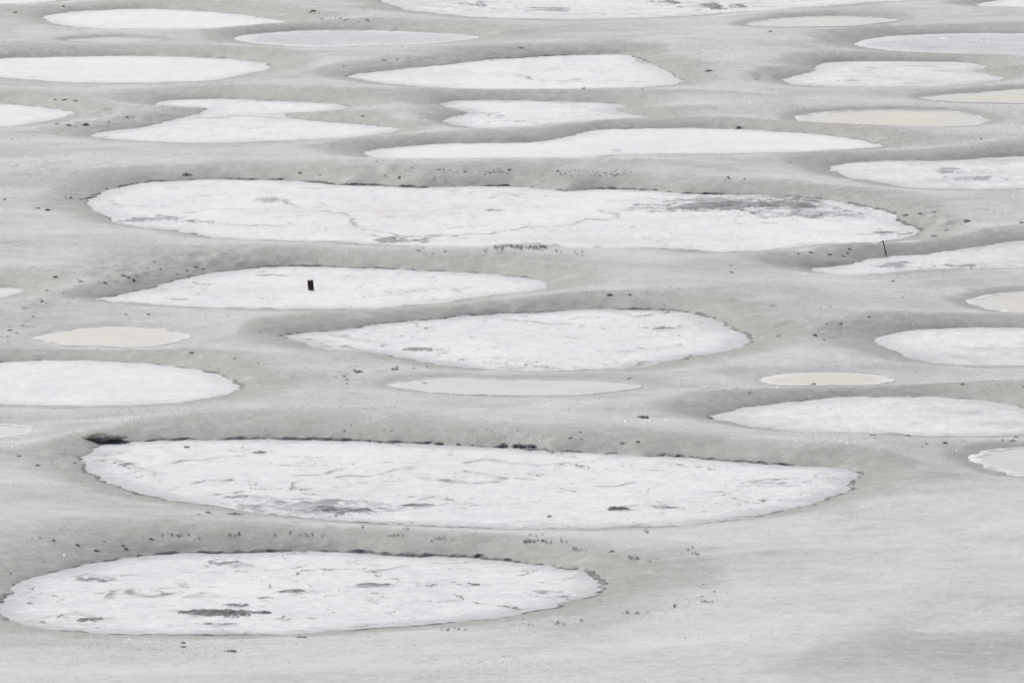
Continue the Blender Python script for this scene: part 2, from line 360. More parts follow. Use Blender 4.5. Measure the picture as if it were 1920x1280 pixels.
# ------------------------------------------------------------------ the pools: outline on the flat, kind, rim strength, label
POOLS = [
 dict(k='clean', rim=.3, lab="white salt pool cut by the top left corner of the photo",
  p=[(-60,-8),(20,-16),(90,-8),(112,0),(90,4),(50,7),(0,8),(-50,6)]),
 dict(k='clean', rim=.4, lab="white oval salt pool nearest the top left corner pool, above a faint grey one",
  p=[(82,35),(100,27),(150,22),(220,18),(290,17),(360,20),(430,25),(490,33),(530,39),(540,43),(510,46),(460,50),(400,54),(300,55),(200,54),(140,50),(100,43)]),
 dict(k='faint', rim=0, lab="small faint grey salt pool with blurred edges between two white ovals at upper left",
  p=[(120,75),(170,71),(220,69),(270,71),(303,75),(270,80),(210,83),(160,80)]),
 dict(k='grey', rim=.3, lab="slim blue grey pool with white streaks and white ends, upper left of centre",
  p=[(436,73),(460,66),(520,60),(600,57),(700,57),(800,61),(860,65),(898,70),(870,76),(800,82),(720,85),(620,88),(550,87),(490,82),(450,78)]),
 dict(k='clean', rim=.5, lab="bright white long salt pool touching the left edge, above the double lobed pool",
  p=[(-90,128),(-40,113),(0,110),(60,108),(160,106),(250,105),(340,107),(420,110),(480,116),(507,124),(500,131),(470,137),(430,146),(380,152),(320,154),(250,156),(140,155),(60,150),(0,144),(-60,138)]),
 dict(k='clean', rim=.4, lab="white pointed salt pool entering from the left edge beside dark clods",
  p=[(-70,215),(-30,197),(0,194),(60,199),(110,205),(142,213),(110,222),(60,231),(0,237),(-40,233)]),
 dict(k='fine', rim=.5, lab="white double lobed salt pool with a thin dark crack across its waist",
  p=[(290,195),(310,189),(350,186),(420,185),(500,188),(570,191),(630,194),(650,200),(630,206),(590,210),(545,212),(533,217),(542,221),(600,227),(680,233),(745,240),(752,243),(720,250),(650,258),(560,263),(450,267),(350,268),(270,265),(200,260),(165,254),(200,247),(250,241),(280,235),(320,225),(355,218),(372,211),(385,204),(350,201),(310,199)]),
 dict(k='streak', rim=.6, lab="wide white salt pool with grey patches running out of the top of the photo",
  p=[(712,3),(730,-6),(800,-18),(1000,-30),(1250,-28),(1500,-18),(1650,-8),(1730,-1),(1700,2),(1620,5),(1560,12),(1480,17),(1390,23),(1280,30),(1220,33),(1150,35),(1060,37),(980,35),(900,33),(840,28),(770,20),(740,12)]),
 dict(k='fine', rim=.6, lab="white leaf shaped salt pool with a long point at left and a notched right end",
  p=[(650,144),(665,139),(720,133),(790,126),(860,119),(910,112),(980,108),(1050,104),(1130,102),(1180,103),(1195,109),(1215,116),(1232,124),(1255,135),(1275,148),(1281,155),(1260,160),(1200,164),(1130,165),(1060,168),(980,170),(900,168),(800,163),(730,157),(680,150)]),
 dict(k='rough', rim=.4, lab="small white salt pool notched at both ends with a grey spot near its left",
  p=[(830,193),(870,189),(960,188),(1080,191),(1160,194),(1182,199),(1160,203),(1150,208),(1170,213),(1215,220),(1180,224),(1120,226),(1060,231),(1030,236),(960,240),(900,241),(860,236),(832,229),(835,224),(860,215),(875,211),(850,204),(835,199)]),
 dict(k='clean', rim=.5, lab="long white wavy salt pool with a swollen right half, behind the widest pool",
  p=[(685,288),(700,281),(740,276),(820,270),(950,268),(1010,266),(1060,256),(1110,245),(1160,241),(1260,241),(1360,242),(1440,246),(1530,252),(1600,260),(1655,272),(1620,277),(1540,282),(1450,286),(1350,288),(1260,288),(1150,290),(1100,296),(1000,304),(900,307),(820,305),(740,300),(700,296)]),
 dict(k='pale', rim=0, srim=.35, lab="small pale green oval pool with white ends at the upper right",
  p=[(1398,46),(1440,38),(1490,33),(1560,31),(1620,32),(1660,34),(1678,38),(1650,44),(1600,49),(1530,51),(1450,51),(1410,49)]),
 dict(k='clean', rim=.2, lab="sliver of white salt pool cut by the top right corner of the photo",
  p=[(1832,9),(1860,2),(1920,-4),(1980,0),(1990,8),(1960,14),(1920,14),(1880,13),(1845,12)]),
 dict(k='grey', rim=.4, lab="pale grey salt pool with dark flecks at the right edge near the top",
  p=[(1602,82),(1620,75),(1660,69),(1720,65),(1800,63),(1900,63),(1990,68),(2040,78),(2020,92),(1960,101),(1900,104),(1820,103),(1730,98),(1660,94),(1620,89)]),
 dict(k='streak', rim=.4, lab="grey and white salt pool with stepped ends above the beige oval pool at right",
  p=[(1465,150),(1490,143),(1520,135),(1530,129),(1530,123),(1560,117),(1620,115),(1720,115),(1800,116),(1840,121),(1852,126),(1835,131),(1832,135),(1860,140),(1882,147),(1850,153),(1780,160),(1700,163),(1600,163),(1520,162),(1480,157)]),
 dict(k='cream', rim=0, srim=.3, lab="pale beige pool with a thin point, cut by the right edge above the beige oval",
  p=[(1728,184),(1760,179),(1830,174),(1920,167),(1990,168),(2030,178),(2000,190),(1920,194),(1840,193),(1770,190)]),
 dict(k='cream', rim=0, srim=1.0, lab="beige oval pool ringed by a clear white salt edge at upper right",
  p=[(1492,222),(1510,216),(1560,210),(1640,207),(1720,207),(1790,210),(1830,217),(1855,225),(1835,232),(1790,238),(1700,238),(1600,236),(1530,232),(1500,228)]),
 dict(k='streak', rim=.3, lab="white salt pool with grey drifts and blurred edges at right, behind the stake",
  p=[(1556,316),(1570,308),(1620,303),(1700,301),(1790,300),(1850,296),(1920,293),(2000,296),(2040,315),(2020,335),(1980,345),(1920,352),(1860,355),(1790,355),(1720,353),(1680,348),(1640,340),(1600,334),(1570,325)]),
 dict(k='fine', rim=1.15, lab="widest white salt pool, with a long dark mud patch at its right end",
  p=[(162,376),(175,368),(200,357),(240,347),(290,340),(350,338),(430,337),(520,339),(600,343),(640,347),(700,348),(780,352),(880,350),(960,350),(1020,354),(1070,358),(1140,354),(1220,358),(1300,363),(1400,366),(1480,370),(1570,378),(1640,392),(1685,404),(1682,412),(1700,420),(1722,432),(1715,444),(1660,453),(1640,460),(1600,459),(1540,458),(1510,463),(1420,471),(1340,473),(1280,468),(1190,465),(1110,470),(1050,467),(980,464),(915,466),(870,464),(830,464),(750,461),(690,458),(640,453),(570,453),(480,449),(400,445),(340,434),(280,427),(225,417),(180,394)]),
 dict(k='fine', rim=.8, lab="white salt pool that has the dark wooden post standing in it",
  p=[(178,560),(200,556),(260,545),(330,527),(380,514),(430,507),(490,502),(560,499),(640,501),(700,503),(780,507),(840,510),(900,513),(950,517),(1000,524),(1032,536),(1010,543),(960,549),(900,556),(840,565),(760,573),(680,579),(600,580),(520,580),(420,578),(330,574),(260,569),(205,566)]),
 dict(k='clean', rim=.2, lab="tiny white tip of a salt pool at the left edge, above the yellowish oval",
  p=[(-60,545),(-20,540),(15,540),(46,543),(30,550),(0,558),(-40,560)]),
 dict(k='cream', rim=0, srim=.25, halo=.9, lab="yellowish oval pool near the left edge below the post pool",
  p=[(57,634),(75,627),(120,618),(180,613),(240,612),(300,615),(340,622),(355,630),(345,639),(320,645),(270,650),(200,651),(130,648),(85,641)]),
 dict(k='rough', rim=.95, lab="large white crusty salt pool in the middle, directly above the slim grey cream pool",
  p=[(530,630),(560,625),(640,618),(700,609),(770,601),(850,595),(940,588),(1020,584),(1090,580),(1180,580),(1260,582),(1310,589),(1350,602),(1368,614),(1392,622),(1405,636),(1395,648),(1350,661),(1300,669),(1240,680),(1180,690),(1100,693),(1030,696),(960,694),(890,690),(830,685),(760,673),(690,659),(620,655),(570,645)]),
 dict(k='palegrey', rim=0, srim=.35, halo=.6, lab="slim grey cream pool with a white edge, just below the large middle pool",
  p=[(725,722),(760,714),(800,709),(850,708),(920,710),(1000,711),(1100,712),(1160,716),(1207,722),(1200,729),(1140,735),(1080,741),(990,743),(900,741),(830,737),(770,731)]),
 dict(k='clean', rim=.6, lab="clean white salt pool at the left edge below the yellowish oval",
  p=[(-80,715),(-40,685),(0,679),(60,677),(130,676),(220,679),(290,683),(350,690),(400,700),(435,714),(455,725),(440,735),(400,745),(340,754),(260,758),(150,761),(60,760),(0,758),(-50,745)]),
 dict(k='palegrey', rim=0, srim=.7, halo=.9, lab="small pale cream pool end at the left edge, up and left of the brown rock",
  p=[(-60,812),(-30,800),(0,796),(35,798),(58,804),(45,814),(0,823),(-40,824)]),
 dict(k='yellow', rim=0, srim=.2, halo=1.0, lab="small pale yellow oval pool right of centre, the yellowest of all",
  p=[(1422,712),(1450,703),(1500,698),(1560,698),(1620,699),(1670,704),(1685,712),(1650,721),(1580,724),(1500,724),(1440,720)]),
 dict(k='streak', rim=.4, lab="streaky white salt pool at the right edge beside the yellow oval pool",
  p=[(1637,637),(1660,627),(1720,618),(1790,614),(1870,614),(1950,617),(2020,630),(2040,650),(2000,675),(1920,685),(1850,685),(1770,681),(1710,672),(1670,657),(1645,645)]),
 dict(k='cream', rim=0, srim=1.0, lab="small off white pool end at the right edge below the stake pool",
  p=[(1812,566),(1830,558),(1860,551),(1920,547),(1980,549),(2020,565),(1990,582),(1930,587),(1880,585),(1840,577)]),
 dict(k='streak', rim=.4, lab="white pool with grey streaks at the right edge, at the foot of the leaning stake",
  p=[(1515,505),(1560,500),(1600,495),(1630,486),(1680,480),(1740,474),(1800,466),(1860,458),(1920,451),(2000,455),(2040,475),(2000,493),(1920,501),(1800,503),(1720,506),(1660,513),(1590,515),(1540,511)]),
 dict(k='streak', rim=.5, lab="long streaky white salt pool at the right edge below the yellow oval pool",
  p=[(1330,782),(1360,772),(1400,763),(1450,757),(1520,751),(1580,745),(1660,743),(1750,744),(1830,750),(1900,760),(1960,772),(1980,790),(1950,806),(1880,815),(1800,817),(1720,817),(1650,812),(1560,810),(1470,808),(1410,800),(1360,790)]),
 dict(k='pale', rim=0, srim=1.0, lab="pale greenish pool at the right edge, level with the large lower pool",
  p=[(1825,858),(1845,847),(1880,842),(1930,840),(1980,848),(2000,868),(1970,888),(1920,893),(1880,885),(1845,872)]),
 dict(k='rough', rim=1.3, lab="large lower white salt pool with cracks and a crumbling dark far bank beside the rock",
  p=[(152,864),(160,850),(175,840),(210,831),(270,826),(350,823),(440,823),(540,824),(640,826),(720,829),(800,832),(880,836),(960,840),(1040,846),(1120,849),(1200,854),(1280,857),(1370,863),(1460,870),(1540,875),(1590,881),(1612,889),(1605,900),(1595,915),(1570,928),(1530,943),(1480,955),(1420,967),(1350,977),(1270,985),(1180,988),(1080,990),(960,990),(880,988),(800,985),(720,982),(640,977),(570,970),(500,962),(400,948),(330,940),(270,928),(220,910),(180,895),(160,878)]),
 dict(k='rough', rim=1.2, lab="nearest white oval salt pool at the bottom left, with a dark mud islet",
  p=[(-10,1140),(8,1118),(25,1100),(60,1084),(110,1070),(160,1058),(220,1047),(290,1041),(370,1037),(450,1035),(560,1034),(650,1034),(740,1039),(820,1042),(900,1046),(980,1055),(1050,1066),(1100,1073),(1122,1085),(1130,1098),(1115,1112),(1090,1123),(1040,1137),(980,1148),(920,1157),(840,1166),(760,1173),(670,1180),(560,1187),(450,1190),(330,1190),(230,1188),(150,1183),(90,1178),(30,1166),(0,1158)]),
]
for P in POOLS:
    w = np.array([ground_pt(*q) for q in smooth_closed(P['p'], 6)])
    P['poly'] = resample(w, 0.12)
    P['sdpoly'] = resample(w, 0.45)
    P['bb'] = (w[:, 0].min(), w[:, 0].max(), w[:, 1].min(), w[:, 1].max())

def edge_noise(x, y):
    return 0.16 * fbm(x * 0.7, y * 0.7, 5, 3) + 0.10 * fbm(x * 2.6, y * 2.6, 9, 3)

def pool_distance(x, y, far=9.0):
    """distance to the nearest pool edge (> 0 on the mud), index of that pool, and the rise of the bank there:
    the banks on the far shores are higher than those on the near shores"""
    d = np.full(x.shape, far); idx = np.full(x.shape, -1)
    ws = np.full(x.shape, 1e-4); hs = np.full(x.shape, 0.34e-4)
    for i, P in enumerate(POOLS):
        a, b, c, e = P['bb']
        m = (x > a - far) & (x < b + far) & (y > c - far) & (y < e + far)
        if not m.any(): continue
        s, fc = signed_dist(x[m], y[m], P['sdpoly'], True)
        w = np.clip(1 - s / far, 0, 1) ** 2 / (np.maximum(s, 0) + 0.08) ** 3
        H = (0.27 + 0.18 * np.clip(fc * 1.4, -0.75, 1)) * P.get('bank', 0.55 if P.get('srim') or P['k'] == 'faint' else 1.0)
        ws[m] += w; hs[m] += w * H
        dm = d[m]; im = idx[m]
        closer = s < dm
        dm[closer] = s[closer]; im[closer] = i
        d[m] = dm; idx[m] = im
    return d, idx, hs / ws

# broad swellings of the mud between pools: (px, py, radius x, radius y in metres, height)
SWELL = [(760,322,7,4,.22),(1120,322,7,4,.26),(1000,478,3.0,3,.20),(1560,468,3,3,.10),(230,525,4,5,.14),(420,480,5,4,.10),
         (700,800,10,6,.08),(1100,830,9,5,.10),(1450,540,6,6,.06),(500,1010,9,4,.06)]
SWELL = [(*ground_pt(a, b), c, d, e) for a, b, c, d, e in SWELL]

def ground_height(x, y, d, H):
    d = d + edge_noise(x, y) * np.exp(-np.maximum(d, 0) / 0.45)
    W = 1.65 + 0.45 * fbm(x * 0.12, y * 0.12, 31, 2)
    out = H * (1 - np.exp(-np.maximum(d, 0) / W))
    h = np.where(d > 0, out, np.maximum(d * 0.25, -0.35))
    up = np.clip(d / 2.0, 0, 1)
    h = h + up * (0.07 * fbm(x * 0.13, y * 0.13, 41, 3) + 0.008 * fbm(x * 0.9, y * 0.9, 43, 3)) + np.clip(d / 0.5, 0, 1) * 0.008 * fbm(x * 3.1, y * 3.1, 47, 2)
    for cx, cy, rx, ry, a in SWELL:
        h = h + np.clip(d / 1.2, 0, 1) * a * np.exp(-((x - cx) / rx) ** 2 - ((y - cy) / ry) ** 2)
    return h

# ------------------------------------------------------------------ the mud flat, one sheet out to the horizon
def axis(lo, hi, step0, step1, far):
    v = [lo]
    while v[-1] < hi:
        t = (v[-1] - lo) / (hi - lo); v.append(v[-1] + step0 + (step1 - step0) * t)
    a = v[0]; s = step0 * 2; pre = []
    while a > -far: s *= 1.35; a -= s; pre.append(a)
    b = v[-1]; s = step1 * 2; post = []
    while b < far: s *= 1.35; b += s; post.append(b)
    return np.array(pre[::-1] + v + post)

gx = axis(-31, 31, 0.11, 0.11, 3500)
gy = axis(184, 440, 0.16, 0.40, 3500)
X, Y = np.meshgrid(gx, gy); xs, ys = X.ravel(), Y.ravel()
D, IDX, HB = pool_distance(xs, ys)
Z = ground_height(xs, ys, D, HB)
# damp mud and painted bank shade round the pools: wide near salt pools, narrow near the cream ones
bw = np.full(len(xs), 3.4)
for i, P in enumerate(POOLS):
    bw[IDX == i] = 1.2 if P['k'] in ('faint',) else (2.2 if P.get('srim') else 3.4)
bw = bw * (1 + 0.35 * fbm(xs * 0.16, ys * 0.16, 61, 3)) * (0.42 + 0.62 * np.clip((HB - 0.14) / 0.31, 0, 1))  # wider on far shores, whose slope shade is painted in with the damp
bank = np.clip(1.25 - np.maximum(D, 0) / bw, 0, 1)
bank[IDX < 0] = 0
# films of dried salt with a shape of their own
film = np.zeros(len(xs))
FILM = [(1640,1030,420,60,.6),(1790,960,230,32,1.0),(1500,990,260,16,.9),(1250,1205,170,24,.9),(1150,1230,160,18,.5),(300,1230,330,30,.35),
        (760,228,38,9,.7),(1690,462,40,5,.8),(950,697,60,4,.9),(150,797,200,4,.8),(60,800,90,9,.6),(250,648,150,26,.25),(1040,697,150,7,.55),
        (1560,705,160,16,.45),(1260,170,150,14,.4),(700,205,90,6,.5),(240,300,200,14,.35),(1420,520,160,16,.35),(1180,760,330,14,.30),
        (120,440,120,14,.25),(1450,130,60,8,.4),(1150,60,120,8,.4),(60,65,70,6,.5),(240,77,110,8,.5),(340,625,40,12,.7),(60,650,60,10,.3),
        (150,862,90,10,.35),(650,660,90,14,.2),(1590,640,70,25,.25),(1380,720,60,12,.35),(1360,205,140,10,.45),(900,660,0.1,0.1,0)]
for px, py, wx, wy, a in FILM:
    cx, cy = ground_pt(px, py); rx = ground_pt(px + wx, py)[0] - cx
    ry = (ground_pt(px, py - wy)[1] - ground_pt(px, py + wy)[1]) / 2
    if rx <= 0: continue
    film = np.maximum(film, a * np.exp(-(((xs - cx) / rx) ** 2 + ((ys - cy) / ry) ** 2) ** 1.3))
FILM_POLY = [(-100,1225),(100,1216),(350,1222),(620,1216),(860,1204),(1010,1192),(1160,1176),(1260,1160),(1340,1132),(1375,1105),(1350,1070),(1290,1040),(1190,1022),(1150,1008),
             (1270,995),(1400,977),(1600,965),(1700,955),(1735,938),(1790,926),(1860,923),(1960,930),(2050,960),(2050,1120),(1900,1150),(1750,1190),(1620,1235),(1500,1285),(1300,1330),(-100,1330)]
fpw = resample(smooth_closed(np.array([ground_pt(*q) for q in FILM_POLY]), 4), 0.5)
m = (ys > 180) & (ys < 232) & (np.abs(xs) < 24)
fsd = signed_dist(xs[m], ys[m], fpw) + 0.8 * fbm(xs[m] * 0.25, ys[m] * 0.25, 63, 3)
film[m] = np.maximum(film[m], 0.80 * np.clip(0.5 - fsd / 1.2, 0, 1) * (0.85 + 0.3 * fbm(xs[m] * 0.2, ys[m] * 0.12, 65, 3)))
bank[m] = bank[m] * (1 - 0.8 * np.clip(0.5 - fsd / 1.6, 0, 1))
for px, py, wx, wy, a in [(1640,902,260,22,.7),(1440,938,110,12,.55),(1250,1085,120,48,.62),(1860,1245,280,52,.55),(1640,1268,200,24,.35),(1700,620,120,20,.3),(80,600,130,40,.45),(200,215,140,18,.6),(1330,140,90,16,.5)]:
    cx, cy = ground_pt(px, py); rx = ground_pt(px + wx, py)[0] - cx
    ry = (ground_pt(px, py - wy)[1] - ground_pt(px, py + wy)[1]) / 2
    g = np.exp(-(((xs - cx) / rx) ** 2 + ((ys - cy) / ry) ** 2) ** 1.2)
    bank = np.maximum(bank, a * g); film = film * (1 - 0.7 * g * (a > .4))
for i, P in enumerate(POOLS):
    if P.get('halo'):
        m = IDX == i
        film[m] = np.maximum(film[m], P['halo'] * np.exp(-np.maximum(D[m], 0) / 0.8)); bank[m] *= 0.6
crumb = np.zeros(len(xs))
CRUMB = [(200,222,100,18,1),(230,520,90,22,1),(60,590,70,40,.8),(1140,325,110,9,1),(860,323,110,8,1),(720,332,60,8,.9),(1000,478,110,14,.9),
         (790,470,60,8,1),(1560,470,70,10,.6),(60,330,60,14,.8),(330,312,60,6,.8),(1330,140,50,12,.8),(1420,150,40,6,.7),(1740,410,70,14,.9),
         (1540,620,60,12,.6),(420,1000,220,14,.5),(120,860,60,10,.7),(800,120,120,8,.5),(1340,335,70,9,.7),(660,705,40,16,.7),(1760,425,110,16,.9),(1000,486,130,16,.6),(900,585,160,10,.5),(120,225,90,10,.8),(400,500,160,14,.7),(1500,470,120,10,.6),(1560,620,90,20,.6),(760,470,90,8,1),(330,740,0.1,.1,0)]
for px, py, wx, wy, a in CRUMB:
    cx, cy = ground_pt(px, py); rx = ground_pt(px + wx, py)[0] - cx
    ry = (ground_pt(px, py - wy)[1] - ground_pt(px, py + wy)[1]) / 2
    crumb = np.maximum(crumb, a * np.exp(-(((xs - cx) / rx) ** 2 + ((ys - cy) / ry) ** 2)))
Z = Z + crumb * np.clip(D / 0.4, 0, 1) * 0.10 * fbm(xs * 2.1, ys * 1.8, 71, 4, 0.6)
GULLY = [[(1038,327),(1030,335),(1022,344)],[(680,694),(700,698),(722,704)],[(768,830),(782,822),(797,814)],[(1745,843),(1780,846),(1806,853),(1822,862)],
         [(1478,319),(1500,309),(1530,303)],[(1600,288),(1700,284),(1790,280),(1850,277)],[(1520,296),(1590,289)],[(640,270),(690,262),(722,261)],
         [(1185,112),(1240,106),(1295,101)],[(850,747),(930,742),(975,741)],[(1130,1107),(1190,1099)],[(1132,1114),(1190,1105)],[(8,476),(50,470)],[(0,483),(46,478)],
         [(1155,783),(1215,783)],[(1280,788),(1340,799)],[(1700,412),(1745,405)],[(1760,436),(1810,425)],[(860,168),(900,165)],[(1500,616),(1560,623)],[(1680,585),(1760,578)],
         [(880,472),(990,484),(1080,490)],[(560,330),(640,326),(720,330)],[(560,1000),(660,1006),(760,1012),(900,1018)],[(1150,640),(1150,641)]]
line = np.zeros(len(xs))
for G in GULLY:
    W = np.array([ground_pt(*q) for q in G])
    for (ax, ay), (bx, by) in zip(W[:-1], W[1:]):
        m = (xs > min(ax, bx) - 1) & (xs < max(ax, bx) + 1) & (ys > min(ay, by) - 1) & (ys < max(ay, by) + 1)
        x, y = xs[m], ys[m]; ex, ey = bx - ax, by - ay
        t = np.clip(((x - ax) * ex + (y - ay) * ey) / (ex * ex + ey * ey + 1e-9), 0, 1)
        x2 = x + 0.25 * fbm(x * 0.8, y * 0.8, 91, 2); y2 = y + 0.35 * fbm(x * 0.8, y * 0.8, 93, 2)
        dd = np.hypot(x2 - ax - ex * t, y2 - ay - ey * t)
        line[m] = np.maximum(line[m], np.clip(1.15 - dd / 0.22, 0, 1) * (0.55 + 0.45 * fbm(x * 1.5, y * 1.5, 95, 2)))
line = np.clip(line, 0, 1)
Z = Z - 0.04 * line
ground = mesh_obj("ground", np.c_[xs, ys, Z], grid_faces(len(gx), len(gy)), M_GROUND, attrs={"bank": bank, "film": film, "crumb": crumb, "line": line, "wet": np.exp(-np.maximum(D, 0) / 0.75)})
tag(ground, kind="structure")

def h_grid(x, y):
    """height of the mud sheet (or of the crust, level 0) under points x, y"""
    i = np.clip(np.searchsorted(gx, x) - 1, 0, len(gx) - 2); j = np.clip(np.searchsorted(gy, y) - 1, 0, len(gy) - 2)
    fx = (x - gx[i]) / (gx[i + 1] - gx[i]); fy = (y - gy[j]) / (gy[j + 1] - gy[j])
    G = Z.reshape(len(gy), len(gx))
    h = (G[j, i] * (1 - fx) + G[j, i + 1] * fx) * (1 - fy) + (G[j + 1, i] * (1 - fx) + G[j + 1, i + 1] * fx) * fy
    return np.maximum(h, 0.0)

def on_ground(px, py):
    """first point of the flat met by the line of sight through a pixel of the survey photograph"""
    zz = np.linspace(1.3, -0.05, 271)
    P = np.array([ground_pt(px, py, z) for z in zz])
    k = int(np.argmax(h_grid(P[:, 0], P[:, 1]) >= zz))
    return float(P[k, 0]), float(P[k, 1]), float(max(zz[k], 0.0))

# ------------------------------------------------------------------ pool builders
def normals_of(P):
    t = np.roll(P, -1, 0) - np.roll(P, 1, 0)
    t /= np.linalg.norm(t, axis=1)[:, None] + 1e-9
    n = np.c_[t[:, 1], -t[:, 0]]
    area = 0.5 * np.sum(P[:, 0] * np.roll(P[:, 1], -1) - np.roll(P[:, 0], -1) * P[:, 1])
    return n if area > 0 else -n

CRACKS = {
 18: [[(560,395),(640,398),(690,430),(740,436),(800,440),(920,441),(932,436),(1000,428),(1040,427),(1080,420),(1120,413),(1160,405),(1150,398),(1128,395)],[(1128,395),(1190,392),(1230,388),(1290,378)],
      [(500,371),(520,376),(532,383),(565,388)],[(330,404),(370,398),(410,391),(450,390)],[(700,442),(740,446),(768,441)],[(768,441),(735,453),(700,458)],[(840,430),(880,425),(920,424)],[(1110,462),(1150,468)],[(400,420),(460,423),(540,421)],[(1600,437),(1650,433),(1690,440)]],
 6: [[(352,218),(380,218.4),(420,219),(450,219.2),(480,219.4),(545,222)]],
 32: [[(640,893),(700,888),(760,878),(790,896),(850,897),(930,903)],[(880,887),(920,892),(935,898)],[(880,866),(910,861),(950,869),(1010,872),(1060,870)],[(690,956),(740,950),(800,945),(850,946)],[(1160,955),(1210,953),(1260,944),(1290,947)],
      [(540,887),(590,886),(640,881)],[(300,925),(360,912),(440,902)],[(472,848),(486,844),(500,850)],[(1340,974),(1380,969),(1420,968)],[(1130,910),(1180,903),(1235,905)],[(330,863),(400,860),(480,852)],[(200,858),(240,868),(290,884)],[(1400,905),(1450,903),(1500,900)]],
 33: [[(50,1168),(90,1160),(122,1156)],[(150,1081),(185,1077),(215,1084)],[(200,1112),(225,1104),(290,1110),(330,1108)],[(295,1123),(325,1118)],[(425,1056),(442,1063),(465,1065)],[(370,1113),(440,1114),(510,1113)],[(680,1072),(750,1066)],[(130,1150),(190,1160)],[(320,1149),(380,1146)]],
 22: [[(700,640),(750,650),(820,657)],[(950,600),(1010,606),(1065,610)],[(620,628),(680,640)],[(1150,585),(1230,592)],[(1180,683),(1230,676),(1300,665)],[(640,648),(700,655)]],
 19: [[(858,549),(862,541),(896,537)],[(480,515),(560,512)],[(280,560),(340,566)]],
 8: [[(960,140),(1030,150),(1100,148)],[(1190,112),(1230,126)]],
}

def crack_field(x, y, L):
    f = np.zeros(len(x))
    for G in L:
        W = np.array([ground_pt(*q) for q in G])
        for (ax, ay), (bx, by) in zip(W[:-1], W[1:]):
            m = (x > min(ax, bx) - 1) & (x < max(ax, bx) + 1) & (y > min(ay, by) - 1.5) & (y < max(ay, by) + 1.5)
            if not m.any(): continue
            u, v = x[m], y[m]; ex, ey = bx - ax, by - ay
            u2 = u + 0.30 * fbm(u * 0.9, v * 0.9, 191, 3); v2 = v + 0.9 * fbm(u * 0.8, v * 0.4, 193, 3)
            t = np.clip(((u2 - ax) * ex + (v2 - ay) * ey) / (ex * ex + ey * ey + 1e-9), 0, 1)
            dd = np.hypot((u2 - ax - ex * t), (v2 - ay - ey * t) * 0.6)
            f[m] = np.maximum(f[m], np.clip(1.1 - dd / 0.13, 0, 1) * np.clip(0.75 + 0.9 * fbm(u * 1.1, v * 0.9, 195, 3), 0, 1))
    return f

def build_crust(P, root, flat=False):
    a, b, c, e = P['bb']
    big = (b - a) > 8
    sx, sy = (0.09, 0.22) if big else (0.07, 0.18)
    x = np.arange(a - 0.5, b + 0.5, sx); y = np.arange(c - 0.5, e + 0.5, sy)
    X, Y = np.meshgrid(x, y); X, Y = X.ravel(), Y.ravel()
    d = signed_dist(X, Y, P['sdpoly']) + edge_noise(X, Y)
    amp = 0.0 if flat else 1.0
    Z = amp * (0.010 * fbm(X * 0.6, Y * 0.6, 81, 4) + 0.010 * fbm(X * 2.5, Y * 2.5, 87, 3)) - 0.004
    ln = crack_field(X, Y, CRACKS.get(POOLS.index(P), []))
    Z = Z + 0.022 * ln
    f = grid_faces(len(x), len(y), d < 0.12)
    v, f, ed, ln = compact(np.c_[X, Y, Z], f, -d, ln)
    name = "mineral_water" if flat else "salt_crust"
    return mesh_obj(name, v, f, SALT[P['k']], root, attrs={"edge": ed, "line": ln})

